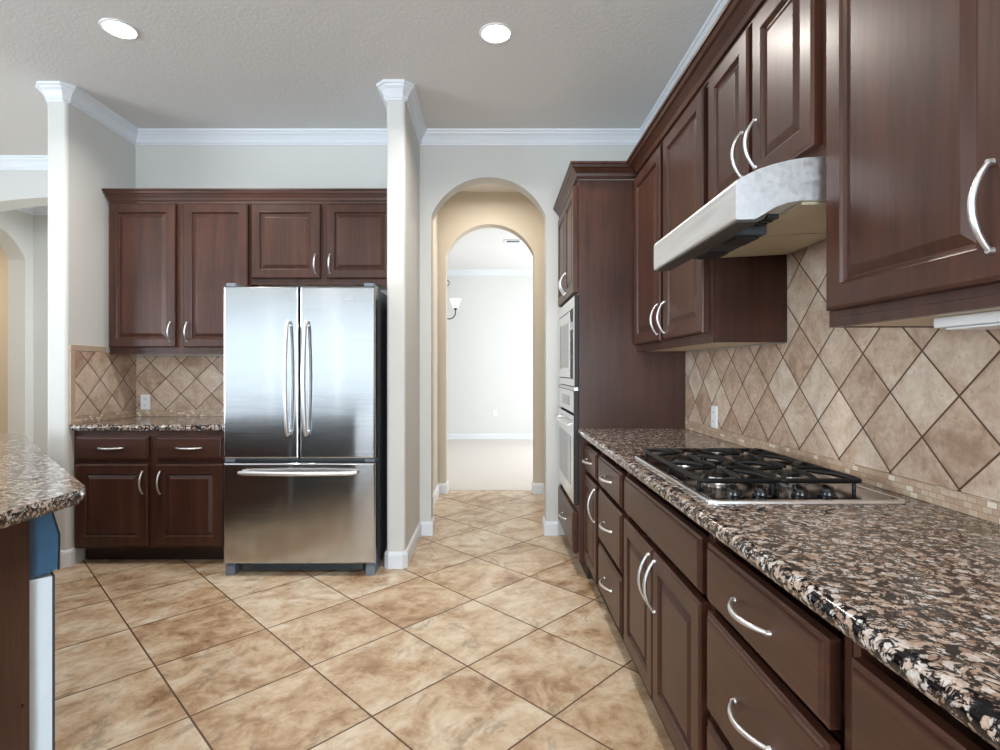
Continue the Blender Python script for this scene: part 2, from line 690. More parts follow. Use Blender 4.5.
bm = new_bm()
holed(bm, 1, YR - .15, YR, XL - .15, XW + .15, [(-6.2, -1.9, .75, 2.55), (-1.12, 1.12, .05, 2.4)])
struct('wall_rear', bm, 'wall')
bm = new_bm()
holed(bm, 0, XL - .15, XL, YR, YL, [(-2.1, 1.7, .55, 2.55)])
struct('wall_left', bm, 'wall')


def window(name, ax, a, u0, u1, z0, z1, nm):
    bm = new_bm()

    def b(ua, ub, za, zb, d0=-.03, d1=.03):
        if ax == 1:
            box(bm, (ua, a + d0, za), (ub, a + d1, zb))
        else:
            box(bm, (a + d0, ua, za), (a + d1, ub, zb))
    w = .06
    b(u0, u0 + w, z0, z1)
    b(u1 - w, u1, z0, z1)
    b(u0, u1, z0, z0 + w)
    b(u0, u1, z1 - w, z1)
    for i in range(1, nm):
        c = u0 + (u1 - u0) * i / nm
        b(c - w / 2, c + w / 2, z0, z1)
    zc = (z0 + z1) / 2
    b(u0, u1, zc - .025, zc + .025)
    o = struct(name, bm, 'trim')
    return o


window('window_1', 1, YR - .06, -6.2, -1.9, .75, 2.55, 3)
window('window_2', 1, YR - .06, -1.12, 1.12, .05, 2.4, 2)
window('window_3', 0, XL - .06, -2.1, 1.7, .55, 2.55, 3)
window('window_4', 0, 2.65, 6.4, 9.0, .5, 2.5, 2)

CROWN = [(0, -.10), (.010, -.10), (.014, -.090), (.022, -.086), (.026, -.066), (.046, -.040), (.066, -.026), (.070, -.018), (.084, -.014), (.088, 0), (0, 0)]
CROWN = [(d * .72, h) for d, h in CROWN]
bm = new_bm()
sweep(bm, [(XL, YR), (XL, YL), (SX0, YL), (SX0, SY + .02), (SX0 + .02, SY), (SX1 - .02, SY), (SX1, SY + .02), (SX1, YB), (PX0, YB), (PX0, PY + .02), (PX0 + .02, PY), (PX1 - .02, PY), (PX1, PY + .02), (PX1, YB), (XW, YB), (XW, YR)], CROWN, CZ, closed=True)
struct('trim_1', bm, 'trim')
bm = new_bm()
sweep(bm, [(-5.05, 4.79), (-5.05, 5.92), (-.66, 5.92)], CROWN, CZ)
struct('trim_2', bm, 'trim')
bm = new_bm()
sweep(bm, [(-2.6, 5.596), (-2.6, 9.7), (2.6, 9.7), (2.6, 5.596)], CROWN, CZ)
struct('trim_3', bm, 'trim')

BASE = [(0, 0), (.015, 0), (.015, .085), (.011, .098), (.006, .105), (0, .105)]
JL, JR = AC - AW, AC + AW
for nm, pth in (
    ('baseboard_left', [(XL, YL), (-4.78, YL)]),
    ('baseboard_alcove_left', [(SX0, YL), (SX0, SY + .02), (SX0 + .02, SY), (SX1 - .02, SY), (SX1, SY + .02), (SX1, 3.553)]),
    ('baseboard_alcove_right', [(PX0, 3.98), (PX0, PY + .02), (PX0 + .02, PY), (PX1 - .02, PY), (PX1, PY + .02), (PX1, YB), (JL, YB), (JL, YB + .14), (-.556, YB + .14), (-.556, 5.45), (-.475, 5.45), (-.475, 5.59)]),
    ('baseboard_right', [(.415, 5.59), (.415, 5.45), (.516, 5.45), (.516, YB + .14), (JR, YB + .14), (JR, YB), (.49, YB)]),
    ('baseboard_dining', [(-2.6, 5.7), (-2.6, 9.7), (2.6, 9.7), (2.6, 5.7)]),
    ('baseboard_hall', [(-5.05, 5.83), (-5.05, 5.92), (-.66, 5.92)]),
    ('baseboard_rear', [(XW, -.3), (XW, YR), (1.13, YR)]),
):
    bm = new_bm()
    sweep(bm, pth, BASE, 0.0)
    struct(nm, bm, 'trim')


# ------------------------------------------------------------------ cabinets
class Face:
    """a cabinet front: u runs to the right as one faces it, v up, n out of the front"""
    def __init__(self, side, plane):
        self.side, self.plane = side, plane

    def P(self, u, v, n):
        if self.side == 'back':       # faces -Y
            return (u, self.plane - n, v)
        return (self.plane - n, -u, v)   # right run, faces -X


def rings_panel(bm, F, u0, u1, v0, v1, rings):
    prev = None
    first = None
    for ins, h in rings:
        r = [bm.verts.new(F.P(*p)) for p in ((u0 + ins, v0 + ins, h), (u1 - ins, v0 + ins, h), (u1 - ins, v1 - ins, h), (u0 + ins, v1 - ins, h))]
        if prev:
            for k in range(4):
                bm.faces.new((prev[k], prev[(k + 1) % 4], r[(k + 1) % 4], r[k]))
        else:
            first = r
        prev = r
    bm.faces.new(prev)
    bm.faces.new(first[::-1])


DOOR = [(0, .001), (0, .022), (.003, .025), (.008, .028), (.056, .028), (.058, .0285), (.061, .027), (.063, .022), (.068, .0165), (.073, .016), (.094, .0250), (.096, .0255)]
SLAB = [(0, .001), (0, .019), (.004, .0215), (.009, .0220), (.012, .0265), (.016, .028)]
TOOTH = .028


def pull(F, uc, vc, vert, parent, L=.135, name='handle', base=TOOTH, out=.034):
    """bowed bar handle on two small feet"""
    bm = new_bm()
    pts, rs = [], []
    N = 18
    for i in range(N + 1):
        s = i / N
        a = (s - .5) * L
        h = base + .003 + (out - .003) * math.sin(PI * s) ** .8
        pts.append(F.P(uc, vc + a, h) if vert else F.P(uc + a, vc, h))
        rs.append(.0044 + .0020 * math.sin(PI * s))
    tube(bm, pts, rs, 10)
    for s in (-.5, .5):
        a = s * L
        q = [F.P(uc, vc + a * .985, base + e) if vert else F.P(uc + a * .985, vc, base + e) for e in (0, .009)]
        tube(bm, q, [.0062, .0048], 10)
    o = obj(name, bm, 'nickel', parent)
    o['label'] = 'satin nickel bow handle'
    return o


def door(F, u0, u1, v0, v1, parent, hand=None, name='door', up=None, L=.135):
    bm = new_bm()
    rings_panel(bm, F, u0, u1, v0, v1, DOOR)
    d = obj(name, bm, 'wood', parent)
    if hand:
        u = u1 - .030 if hand == 'r' else u0 + .030
        pull(F, u, up, True, d, L)
    return d


def drawer(F, u0, u1, v0, v1, parent, handle=True, name='drawer', L=.15):
    bm = new_bm()
    rings_panel(bm, F, u0, u1, v0, v1, SLAB)
    d = obj(name, bm, 'wood_x' if F.side == 'back' else 'wood_y', parent)
    if handle:
        pull(F, (u0 + u1) / 2, (v0 + v1) / 2, False, d, L)
    return d


def hinge_dots(F, u, vs, parent):
    for v in vs:
        bm = new_bm()
        lathe_pts = [F.P(u, v - .012, .004), F.P(u, v + .012, .004)]
        tube(bm, lathe_pts, .004, 8)
        obj('hinge', bm, 'nickel', parent)


# ---- left run, in the alcove
FB = Face('back', 3.478)
cab = thing('base_cabinet', 'dark cherry base cabinet with two drawers over two doors left of the fridge', 'cabinet', (-2.2, 3.8, 0))
bm = new_bm()
box(bm, (SX1 + .004, 3.478, .10), (-1.68, YB - .004, .858))
obj('carcass', bm, 'wood', cab)
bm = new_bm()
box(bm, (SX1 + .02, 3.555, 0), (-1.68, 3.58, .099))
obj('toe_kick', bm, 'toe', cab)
for u0, u1, hd in ((-2.678, -2.212, 'r'), (-2.160, -1.730, 'l')):
    drawer(FB, u0, u1, .676, .824, cab, L=.16)
    door(FB, u0, u1, .123, .646, cab, hd, up=.53, L=.145)


def slab_top(pts, z0, z1, bevel=.018, skip=lambda p: False):
    bm = new_bm()
    prism(bm, pts, 2, z0, z1)
    es = [e for e in bm.edges if abs(e.verts[0].co.z - e.verts[1].co.z) < 1e-6 and not all(skip(v.co) for v in e.verts)]
    bmesh.ops.bevel(bm, geom=es, offset=bevel, segments=4, affect='EDGES', profile=.5, clamp_overlap=True)
    for f in bm.faces:
        f.smooth = abs(f.normal.z) < .999
    return bm


bm = slab_top([(SX1 + .003, 3.437), (-1.675, 3.437), (-1.675, YB - .002), (SX1 + .003, YB - .002)], .860, .90, .018, lambda p: p.y > YB - .01)
o = obj('countertop', bm, 'granite')
tag(o, 'short speckled brown granite countertop in the alcove left of the fridge', 'countertop')

sp = thing('backsplash', 'tan diamond tile backsplash around the alcove corner left of the fridge', 'backsplash', (-2.2, YB, .90))
bm = new_bm()
box(bm, (SX1 + .012, YB - .011, .951), (-1.66, YB - .001, 1.357))
obj('back_tiles', bm, 'splash_x', sp, at=(0, 0, 0))
bm = new_bm()
box(bm, (SX1 + .001, 3.476, .951), (SX1 + .011, YB - .001, 1.372))
obj('side_tiles', bm, 'splash_y', sp, at=(0, .06, 0))
bm = new_bm()
box(bm, (SX1 + .012, YB - .013, .9005), (-1.66, YB - .001, .950))
obj('back_mosaic_border', bm, 'mosaic_x', sp, at=(0, 0, 0))
bm = new_bm()
box(bm, (SX1 + .001, 3.476, .9005), (SX1 + .0135, YB - .001, .950))
obj('side_mosaic_border', bm, 'mosaic_y', sp, at=(0, 0, 0))
bm = new_bm()
box(bm, (SX1 + .001, 3.436, .9005), (SX1 + .013, 3.474, 1.372), bev=.002)
box(bm, (SX1 + .001, 3.436, 1.374), (SX1 + .013, 3.752, 1.412), bev=.002)
obj('edge_trim', bm, 'stone_trim', sp)


def outlet(face, uc, vc, label, n0, kind='outlet'):
    F = Face(*face)
    t = thing('wall_outlet', label, 'outlet', F.P(uc, vc - .0575, n0), None)
    bm = new_bm()
    rings_panel(bm, F, uc - .036, uc + .036, vc - .0575, vc + .0575, [(0, n0), (0, n0 + .003), (.003, n0 + .006)])
    obj('cover_plate', bm, 'plastic', t)
    for dv in (-.024, .024):
        bm = new_bm()
        rings_panel(bm, F, uc - .017, uc + .017, vc + dv - .014, vc + dv + .014, [(0, n0 + .0055), (.001, n0 + .008)])
        s = obj('socket', bm, 'plastic', t)
        bm = new_bm()
        for du in (-.006, .006):
            rings_panel(bm, F, uc + du - .001, uc + du + .001, vc + dv - .005, vc + dv + .005, [(0, n0 + .0078), (0, n0 + .0084)])
        obj('slot', bm, 'darkgrey', s)
    return t


outlet(('back', YB - .011), -2.622, 1.008, 'white wall outlet on the tile backsplash left of the fridge', .0005)

# wall cabinets over the left counter and over the fridge
FU = Face('back', 3.758)


def wall_cab_back(label, x0, x1, z0, doors, zt=2.415):
    c = thing('wall_cabinet', label, 'cabinet', ((x0 + x1) / 2, 3.9, z0))
    bm = new_bm()
    box(bm, (x0, 3.758, z0 + .018), (x1, YB - .003, zt))
    box(bm, (x0, 3.758, z0), (x1, 3.775, z0 + .0175))
    obj('carcass', bm, 'wood', c)
    bm = new_bm()
    box(bm, (x0 + .001, 3.776, z0 + .010), (x1 - .001, YB - .003, z0 + .0175))
    obj('underside', bm, 'maple', c)
    for u0, u1, v0, v1, h, up in doors:
        door(FU, u0, u1, v0, v1, c, h, up=up, L=.13)
    return c


wall_cab_back('tall dark cherry wall cabinet above the short granite counter left of the fridge', -2.670, -1.690, 1.36,
              [(-2.662, -2.202, 1.408, 2.402, 'r', 1.515), (-2.146, -1.700, 1.408, 2.402, 'l', 1.515)])
wall_cab_back('short two door dark cherry wall cabinet over the fridge', -1.686, PX0 - .004, 1.845,
              [(-1.676, -1.199, 1.885, 2.402, 'r', 1.985), (-1.158, PX0 - .012, 1.885, 2.402, 'l', 1.985)])
CCROWN = [(0, 0), (.006, 0), (.006, .010), (.012, .012), (.016, .028), (.030, .050), (.036, .054), (.040, .066), (.045, .068), (.045, .080), (0, .080)]
bm = new_bm()
sweep(bm, [(-2.670, YB - .003), (-2.670, 3.758), (PX0 - .003, 3.758)], [(d * .74, h * 1.1) for d, h in CCROWN], 2.417)
o = obj('cabinet_crown', bm, 'wood_x')
tag(o, 'dark cherry crown moulding along the top of the cabinets over the fridge', 'moulding')

# ---- refrigerator
FX0, FX1, FF = -1.634, -0.713, 3.262
fr = thing('refrigerator', 'stainless steel french door refrigerator with bottom freezer drawer', 'refrigerator', ((FX0 + FX1) / 2, 3.6, 0))
bm = new_bm()
box(bm, (FX0 + .004, 3.338, .055), (FX1 - .004, 3.985, 1.755), bev=.004)
obj('body', bm, 'grey', fr)
FR = Face('back', 3.330)
DT = 3.330 - FF


def steel_door(u0, u1, v0, v1, name, label=None):
    bm = new_bm()
    rings_panel(bm, FR, u0, u1, v0, v1, [(0, 0), (0, DT - .012), (.002, DT - .006), (.006, DT - .002), (.012, DT)])
    o = obj(name, bm, 'fridge', fr)
    return o


XM = -1.1725
dl = steel_door(FX0, XM - .003, .712, 1.757, 'door')
dr = steel_door(XM + .003, FX1, .712, 1.757, 'door')
fz = steel_door(FX0, FX1, .075, .688, 'freezer_drawer')


def fridge_bar(p0, p1, vert, out, parent, rad=.0125):
    bm = new_bm()
    pts = []
    N = 20
    for i in range(N + 1):
        s = i / N
        h = DT + .030 + (out - .030) * math.sin(PI * s) ** .9
        if i == 0 or i == N:
            h = DT + .022
        a = p0[0] + (p1[0] - p0[0]) * s
        b = p0[1] + (p1[1] - p0[1]) * s
        pts.append(FR.P(a, b, h))
    tube(bm, pts, [rad * .8] + [rad] * (N - 1) + [rad * .8], 14)
    for s in (.035, .965):
        a = p0[0] + (p1[0] - p0[0]) * s
        b = p0[1] + (p1[1] - p0[1]) * s
        tube(bm, [FR.P(a, b, DT), FR.P(a, b, DT + .036)], rad * .85, 12)
    return obj('handle', bm, 'nickel', parent)


fridge_bar((XM - .062, .855), (XM - .062, 1.545), True, .062, dl)
fridge_bar((XM + .048, .855), (XM + .048, 1.545), True, .062, dr)
fridge_bar((FX0 + .105, .632), (FX1 - .105, .632), False, .058, fz, .0135)
bm = new_bm()
rings_panel(bm, FR, -.905, -.835, 1.672, 1.690, [(0, DT), (.001, DT + .002)])
obj('badge', bm, 'steel', dr)['label'] = 'small grey nameplate'
for x in (FX0 + .012, FX1 - .072):
    bm = new_bm()
    box(bm, (x, FF + .012, 1.7575), (x + .06, 3.43, 1.778), bev=.004)
    obj('hinge_cover', bm, 'footgrey', fr)
bm = new_bm()
box(bm, (FX0 + .02, FF + .035, .691), (FX1 - .02, 3.336, .709))
obj('gasket', bm, 'darkgrey', fr)
for x in (FX0 + .006, FX1 - .066):
    bm = new_bm()
    box(bm, (x, FF + .010, .692), (x + .06, FF + .034, .708), bev=.003)
    obj('middle_hinge', bm, 'footgrey', fr)
bm = new_bm()
box(bm, (FX0 + .09, FF + .06, .020), (FX1 - .09, 3.335, .070))
for i in range(5):
    z = .026 + i * .009
    box(bm, (FX0 + .15, FF + .054, z), (FX1 - .15, FF + .0595, z + .004))
obj('toe_grille', bm, 'darkgrey', fr)
for x in (FX0 + .006, FX1 - .061):
    bm = new_bm()
    prism(bm, [(FF + .02, .0), (FF + .02, .052), (FF + .035, .066), (3.45, .054), (3.45, .0)], 0, x, x + .055)
    obj('foot', bm, 'footgrey', fr)

# ---- right run
XC, XD, XF = .505, .538, .566      # counter edge, door faces, face frames
FRB = Face('right', XF)
base_h = .858


def base_right(label, y0, y1, fronts):
    """y0 far, y1 near; fronts: (kind, yfar, ynear, z0, z1, hand)"""
    c = thing('base_cabinet', label, 'cabinet', (.86, (y0 + y1) / 2, 0))
    bm = new_bm()
    box(bm, (XF + .07, y1 + .0195, .118), (XW - .003, y0 - .0195, base_h))
    box(bm, (XF, y1 + .0015, .10), (XW - .003, y1 + .019, base_h))
    box(bm, (XF, y0 - .019, .10), (XW - .003, y0 - .0015, base_h))
    box(bm, (XF, y1 + .0195, .10), (XW - .003, y0 - .0195, .1175))
    obj('carcass', bm, 'wood', c)
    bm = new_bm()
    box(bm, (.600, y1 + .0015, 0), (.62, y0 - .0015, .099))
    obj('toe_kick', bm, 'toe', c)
    for k in fronts:
        kind, ya, yb, z0, z1 = k[:5]
        if kind == 'drawer':
            drawer(FRB, -ya, -yb, z0, z1, c, L=.155)
        elif kind == 'false':
            drawer(FRB, -ya, -yb, z0, z1, c, handle=False, name='false_drawer_front')
        else:
            door(FRB, -ya, -yb, z0, z1, c, k[5], up=.53, L=.17)
    return c


R1, R2, R3 = (.665, .812), (.388, .640), (.128, .365)
base_right('narrow dark wood base cabinet with one drawer and door beside the oven cabinet', 3.215, 2.795,
           [('drawer', 3.195, 2.825, *R1), ('door', 3.195, 2.825, .128, .640, 'r')])
base_right('narrow three drawer dark wood base cabinet left of the cooktop cabinet', 2.795, 2.255,
           [('drawer', 2.768, 2.280, *R1), ('drawer', 2.768, 2.280, *R2), ('drawer', 2.768, 2.280, *R3)])
base_right('wide dark wood base cabinet with two doors beneath the cooktop', 2.255, 1.390,
           [('false', 2.225, 1.408, *R1), ('door', 2.225, 1.830, .128, .640, 'r'), ('door', 1.822, 1.408, .128, .640, 'l')])
base_right('dark wood drawer base cabinet right of the cooktop cabinet', 1.390, .848,
           [('drawer', 1.370, .876, *R1), ('drawer', 1.370, .876, *R2), ('drawer', 1.370, .876, *R3)])
base_right('nearest dark wood base cabinet at the lower right corner of the photo', .848, 0.0,
           [('drawer', .822, .026, *R1), ('drawer', .822, .026, *R2), ('drawer', .822, .026, *R3)])

bm = slab_top([(XC, 0.0), (XW - .002, 0.0), (XW - .002, 3.216), (XC, 3.216)], .860, .90, .0195, lambda p: p.x > XW - .01 or p.y > 3.2)
o = obj('countertop', bm, 'granite')
tag(o, 'long speckled brown granite countertop holding the gas cooktop', 'countertop')

sp = thing('backsplash', 'long tan diamond tile backsplash behind the cooktop', 'backsplash', (XW, 1.6, .90))
bm = new_bm()
prism(bm, [(0, .951), (3.217, .951), (3.217, 1.356), (2.105, 1.356), (2.105, 1.70), (1.374, 1.70), (1.374, 1.356), (0, 1.356)], 0, XW - .011, XW - .001)
obj('wall_tiles', bm, 'splash_y', sp, at=(0, 0, 0))
bm = new_bm()
box(bm, (XW - .0135, 0, .9005), (XW - .001, 3.217, .950))
obj('mosaic_border', bm, 'mosaic_y', sp, at=(0, 0, 0))
outlet(('right', XW - .011), -2.79, 1.007, 'white wall outlet on the tile backsplash behind the cooktop', .0005)

# wall cabinets of the right run
XUF, XU = .858, .830
FRU = Face('right', XUF)


def wall_cab_right(label, y0, y1, z0, doors, zt=2.385):
    c = thing('wall_cabinet', label, 'cabinet', (1.0, (y0 + y1) / 2, z0))
    bm = new_bm()
    box(bm, (XUF, y1, z0 + .022), (XW - .0125, y0, zt))
    box(bm, (XUF, y1, z0), (XUF + .02, y0, z0 + .0215))
    box(bm, (XUF + .0205, y1, z0), (XW - .0125, y1 + .005, z0 + .0215))
    box(bm, (XUF + .0205, y0 - .005, z0), (XW - .0125, y0, z0 + .0215))
    obj('carcass', bm, 'wood', c)
    bm = new_bm()
    box(bm, (XUF + .021, y1 + .0055, z0 + .003), (XW - .0125, y0 - .0055, z0 + .0215))
    obj('underside', bm, 'maple', c)
    for ya, yb, v0, v1, h, up in doors:
        door(FRU, -ya, -yb, v0, v1, c, h, up=up, L=.15)
    return c


wall_cab_right('dark cherry wall cabinet between the oven cabinet and the range hood', 3.216, 2.104, 1.358,
               [(3.185, 2.690, 1.398, 2.372, 'r', 1.505), (2.640, 2.140, 1.398, 2.372, 'l', 1.505)])
wall_cab_right('short two door dark cherry wall cabinet directly above the range hood', 2.101, 1.378, 1.800,
               [(2.085, 1.762, 1.838, 2.372, 'r', 1.965), (1.732, 1.402, 1.838, 2.372, 'l', 1.965)])
wall_cab_right('large dark cherry wall cabinet nearest the viewer right of the range hood', 1.375, .36, 1.358,
               [(1.350, .866, 1.398, 2.372, 'r', 1.522), (.858, .38, 1.398, 2.372, 'l', 1.522)])
bm = new_bm()
sweep(bm, [(XUF, 3.152), (XUF, .36)], [(d * 1.75, h * 1.1) for d, h in CCROWN], 2.387)
o = obj('cabinet_crown', bm, 'wood_y')
tag(o, 'dark cherry crown moulding along the right wall cabinets', 'moulding')

ul = thing('under_cabinet_light', 'white light strip under the nearest right wall cabinet', 'light', (.98, .85, 1.33))
bm = new_bm()
box(bm, (.93, .50, 1.338), (1.03, 1.14, 1.3605), bev=.004)
obj('housing', bm, 'plastic', ul)
bm = new_bm()
box(bm, (.94, .52, 1.333), (1.02, 1.12, 1.3375), bev=.002)
obj('diffuser', bm, 'plastic', ul)

# ---- tall oven cabinet
TX, TY0, TY1 = .515, 3.219, 4.076
FT = Face('right', TX)
tc = thing('oven_cabinet', 'tall dark cherry oven cabinet beside the archway', 'cabinet', (.84, 3.65, 0))
bm = new_bm()
box(bm, (TX, TY0, .10), (XW - .003, TY0 + .03, 2.385))
box(bm, (TX, TY1 - .03, .10), (XW - .003, TY1, 2.385))
box(bm, (TX + .0005, TY0 + .0305, 1.70), (XW - .003, TY1 - .0305, 2.385))
box(bm, (TX + .0005, TY0 + .0305, .10), (XW - .003, TY1 - .0305, .425))
box(bm, (1.12, TY0 + .0305, .426), (XW - .003, TY1 - .0305, 1.699))
obj('carcass', bm, 'wood', tc)
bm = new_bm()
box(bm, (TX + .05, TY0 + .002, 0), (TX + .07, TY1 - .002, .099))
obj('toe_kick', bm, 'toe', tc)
yc = (TY0 + TY1) / 2
door(FT, -4.045, -yc - .003, 1.725, 2.372, tc, 'r', up=1.83)
door(FT, -yc + .003, -3.270, 1.725, 2.372, tc, 'l', up=1.83)
d = drawer(FT, -4.045, -3.300, .128, .385, tc, L=.16)
bm = new_bm()
sweep(bm, [(TX, TY1 - .002), (TX, TY0), (XW - .01, TY0)], [(d * 1.35, h * 1.1) for d, h in CCROWN], 2.387)
o = obj('cabinet_crown', bm, 'wood')
tag(o, 'dark cherry crown moulding on top of the tall oven cabinet', 'moulding')

# microwave
OY0, OY1 = 3.262, 4.034
mw = thing('microwave', 'built-in white and steel microwave above the wall oven', 'microwave', (.8, yc, 1.19))
bm = new_bm()
box(bm, (TX + .012, OY0, 1.145), (1.05, OY1, 1.695))
obj('body', bm, 'darkgrey', mw)
bm = new_bm()
for a, b, z0, z1 in ((OY0 - .012, OY1 + .012, 1.63, 1.70), (OY0 - .012, OY1 + .012, 1.150, 1.195), (OY0 - .012, OY0 + .045, 1.1955, 1.6295), (OY1 - .045, OY1 + .012, 1.1955, 1.6295)):
    box(bm, (TX - .024, a, z0), (TX - .001, b, z1), bev=.003)
obj('trim_frame', bm, 'bright', mw)
bm = new_bm()
box(bm, (TX - .0235, OY0 - .0165, 1.152), (TX - .001, OY0 - .0125, 1.70))
obj('side_edge', bm, 'black', mw)
bm = new_bm()
rings_panel(bm, FT, -OY1 + .05, -OY0 - .17, 1.20, 1.625, [(0, -.01), (0, .022), (.004, .026), (.055, .026), (.060, .022)])
dm = obj('door', bm, 'bright', mw)
bm = new_bm()
rings_panel(bm, FT, -OY1 + .115, -OY0 - .235, 1.265, 1.56, [(0, .0222), (.002, .0235)])
obj('window', bm, 'ovenglass', dm)
bm = new_bm()
rings_panel(bm, FT, -OY0 - .166, -OY0 - .048, 1.20, 1.625, [(0, -.01), (0, .022), (.003, .025)])
cp = obj('control_panel', bm, 'black', mw)
bm = new_bm()
for i in range(4):
    for j in range(3):
        u, v = -OY0 - .150 + j * .032, 1.24 + i * .05
        rings_panel(bm, FT, u, u + .022, v, v + .03, [(0, .0248), (.002, .0265)])
obj('keypad', bm, 'darkgrey', cp)
bm = new_bm()
rings_panel(bm, FT, -OY0 - .152, -OY0 - .062, 1.50, 1.55, [(0, .0248), (.001, .026)])
obj('display', bm, 'ovenglass', cp)

# wall oven
ov = thing('wall_oven', 'built-in steel wall oven under the microwave', 'oven', (.8, yc, .43))
bm = new_bm()
box(bm, (TX + .012, OY0, .432), (1.08, OY1, 1.135))
obj('body', bm, 'darkgrey', ov)
bm = new_bm()
rings_panel(bm, FT, -OY1 - .012, -OY0 + .012, .985, 1.122, [(0, .001), (0, .020), (.003, .024)])
cp = obj('control_panel', bm, 'bright', ov)
bm = new_bm()
rings_panel(bm, FT, -yc - .17, -yc + .17, 1.02, 1.085, [(0, .0238), (.002, .0255)])
obj('display', bm, 'ovenglass', cp)
bm = new_bm()
rings_panel(bm, FT, -OY1 - .012, -OY0 + .012, .438, .970, [(0, .001), (0, .026), (.004, .030)])
dm = obj('door', bm, 'bright', ov)
bm = new_bm()
rings_panel(bm, FT, -OY1 + .10, -OY0 - .10, .53, .84, [(0, .0298), (.003, .0315)])
obj('window', bm, 'ovenglass', dm)
bm = new_bm()
N = 14
pts = [FT.P(-OY1 + .05 + (OY1 - OY0 - .10) * i / N, .915, .052 + .014 * math.sin(PI * i / N)) for i in range(N + 1)]
tube(bm, pts, .012, 12)
for i in (1, N - 1):
    u = -OY1 + .05 + (OY1 - OY0 - .10) * i / N
    tube(bm, [FT.P(u, .915, .030), FT.P(u, .915, .055)], .009, 10)
obj('handle', bm, 'bright', dm)
bm = new_bm()
box(bm, (TX - .026, OY0 - .012, 1.124), (TX - .001, OY1 + .012, 1.146), bev=.002)
obj('vent_trim', bm, 'steel', ov)
bm = new_bm()
box(bm, (TX - .029, OY0 - .0165, .438), (TX - .001, OY0 - .0125, 1.122))
obj('side_edge', bm, 'black', ov)

# ---- range hood
HY0, HY1 = 1.381, 2.085
hood = thing('range_hood', 'stainless steel range hood with a curved visor under the wall cabinet', 'range hood', (.9, 1.72, 1.63))
outer = [(.622, 1.640), (.622, 1.728), (.626, 1.737), (.645, 1.748), (.680, 1.765), (.720, 1.778), (.760, 1.788), (.800, 1.7945), (.845, 1.797), (1.147, 1.797), (1.147, 1.702), (.845, 1.686), (.790, 1.685), (.755, 1.679), (.725, 1.668), (.695, 1.650), (.672, 1.637), (.645, 1.636), (.626, 1.636)]
bm = new_bm()
prism(bm, outer, 1, HY0, HY1)
bmesh.ops.recalc_face_normals(bm, faces=bm.faces[:])
for f in bm.faces:
    f.smooth = abs(f.normal.y) < .5 and f.calc_area() < .05
obj('visor', bm, 'hood', hood)
mid = (HY0 + HY1) / 2
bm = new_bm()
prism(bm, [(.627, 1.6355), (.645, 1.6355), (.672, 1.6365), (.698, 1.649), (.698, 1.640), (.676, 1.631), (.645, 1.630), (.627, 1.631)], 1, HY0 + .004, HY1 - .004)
obj('lip_shade_strip', bm, 'lip_shade', hood)  # strip added to darken the visor's front underside, standing in for shade


def under(x, d=0):
    return 1.686 + (x - .845) * .016 / .302 - d


for y0, y1 in ((HY0 + .014, mid - .004), (mid + .004, HY1 - .014)):
    bm = new_bm()
    prism(bm, [(.80, 1.6845), (.845, under(.845, .0005)), (1.13, under(1.13, .0005)), (1.13, under(1.13, .007)), (.845, under(.845, .007)), (.80, 1.678)], 1, y0, y1)
    obj('filter_panel', bm, 'almond', hood)
bm = new_bm()
box(bm, (.70, 1.55, 1.640), (.79, 1.90, 1.668), bev=.006)
hb = obj('light_housing', bm, 'darkgrey', hood)
for y0, y1 in ((1.575, 1.665), (1.785, 1.875)):
    bm = new_bm()
    box(bm, (.712, y0, 1.634), (.778, y1, 1.6395), bev=.002)
    obj('lamp_lens', bm, 'black', hb)
bm = new_bm()
for y in (1.44, 1.47, 1.50):
    box(bm, (.735, y, 1.655), (.765, y + .018, 1.668), bev=.002)
obj('switch', bm, 'black', hood)

# ---- gas cooktop
ct = thing('gas_cooktop', 'stainless gas cooktop with black grates set on the long granite counter', 'cooktop', (.815, 1.78, .90))
CX0, CX1, CY0, CY1 = .562, 1.084, 1.402, 2.160


def rrect(x0, x1, y0, y1, r, n=5):
    p = []
    for cx, cy, a0 in ((x1 - r, y1 - r, 0), (x0 + r, y1 - r, 90), (x0 + r, y0 + r, 180), (x1 - r, y0 + r, 270)):
        for i in range(n + 1):
            a = math.radians(a0 + 90 * i / n)
            p.append((cx + r * math.cos(a), cy + r * math.sin(a)))
    return p


bm = new_bm()
levels = [(0, .9005, .022), (0, .905, .022), (.002, .9095, .021), (.007, .911, .018), (.012, .9095, .015), (.022, .906, .012), (.024, .906, .012)]
prev = None
for ins, z, r in levels:
    ring = [bm.verts.new((x, y, z)) for x, y in rrect(CX0 + ins, CX1 - ins, CY0 + ins, CY1 - ins, r)]
    if prev:
        for k in range(len(ring)):
            f = bm.faces.new((prev[k], prev[(k + 1) % len(ring)], ring[(k + 1) % len(ring)], ring[k]))
            f.smooth = True
            f.material_index = 1 if ins < .015 else 0
    else:
        bm.faces.new(ring[::-1])
    prev = ring
bm.faces.new(prev)
obj('pan', bm, ['cook', 'bright'], ct)
burners = [(.705, 1.685, .046), (.705, 1.975, .036), (.925, 1.685, .036), (.925, 1.975, .046)]
for bx, by, br in burners:
    bm = new_bm()
    lathe(bm, [(br + .030, .0065), (br + .028, .010), (br + .004, .011), (br, .022), (br - .004, .0235)], (bx, by, .90), 28)
    b = obj('burner', bm, 'steel', ct)
    bm = new_bm()
    lathe(bm, [(br - .002, .0238), (br + .001, .027), (br - .001, .031), (br - .012, .0335)], (bx, by, .90), 28)
    obj('burner_cap', bm, 'iron', b)
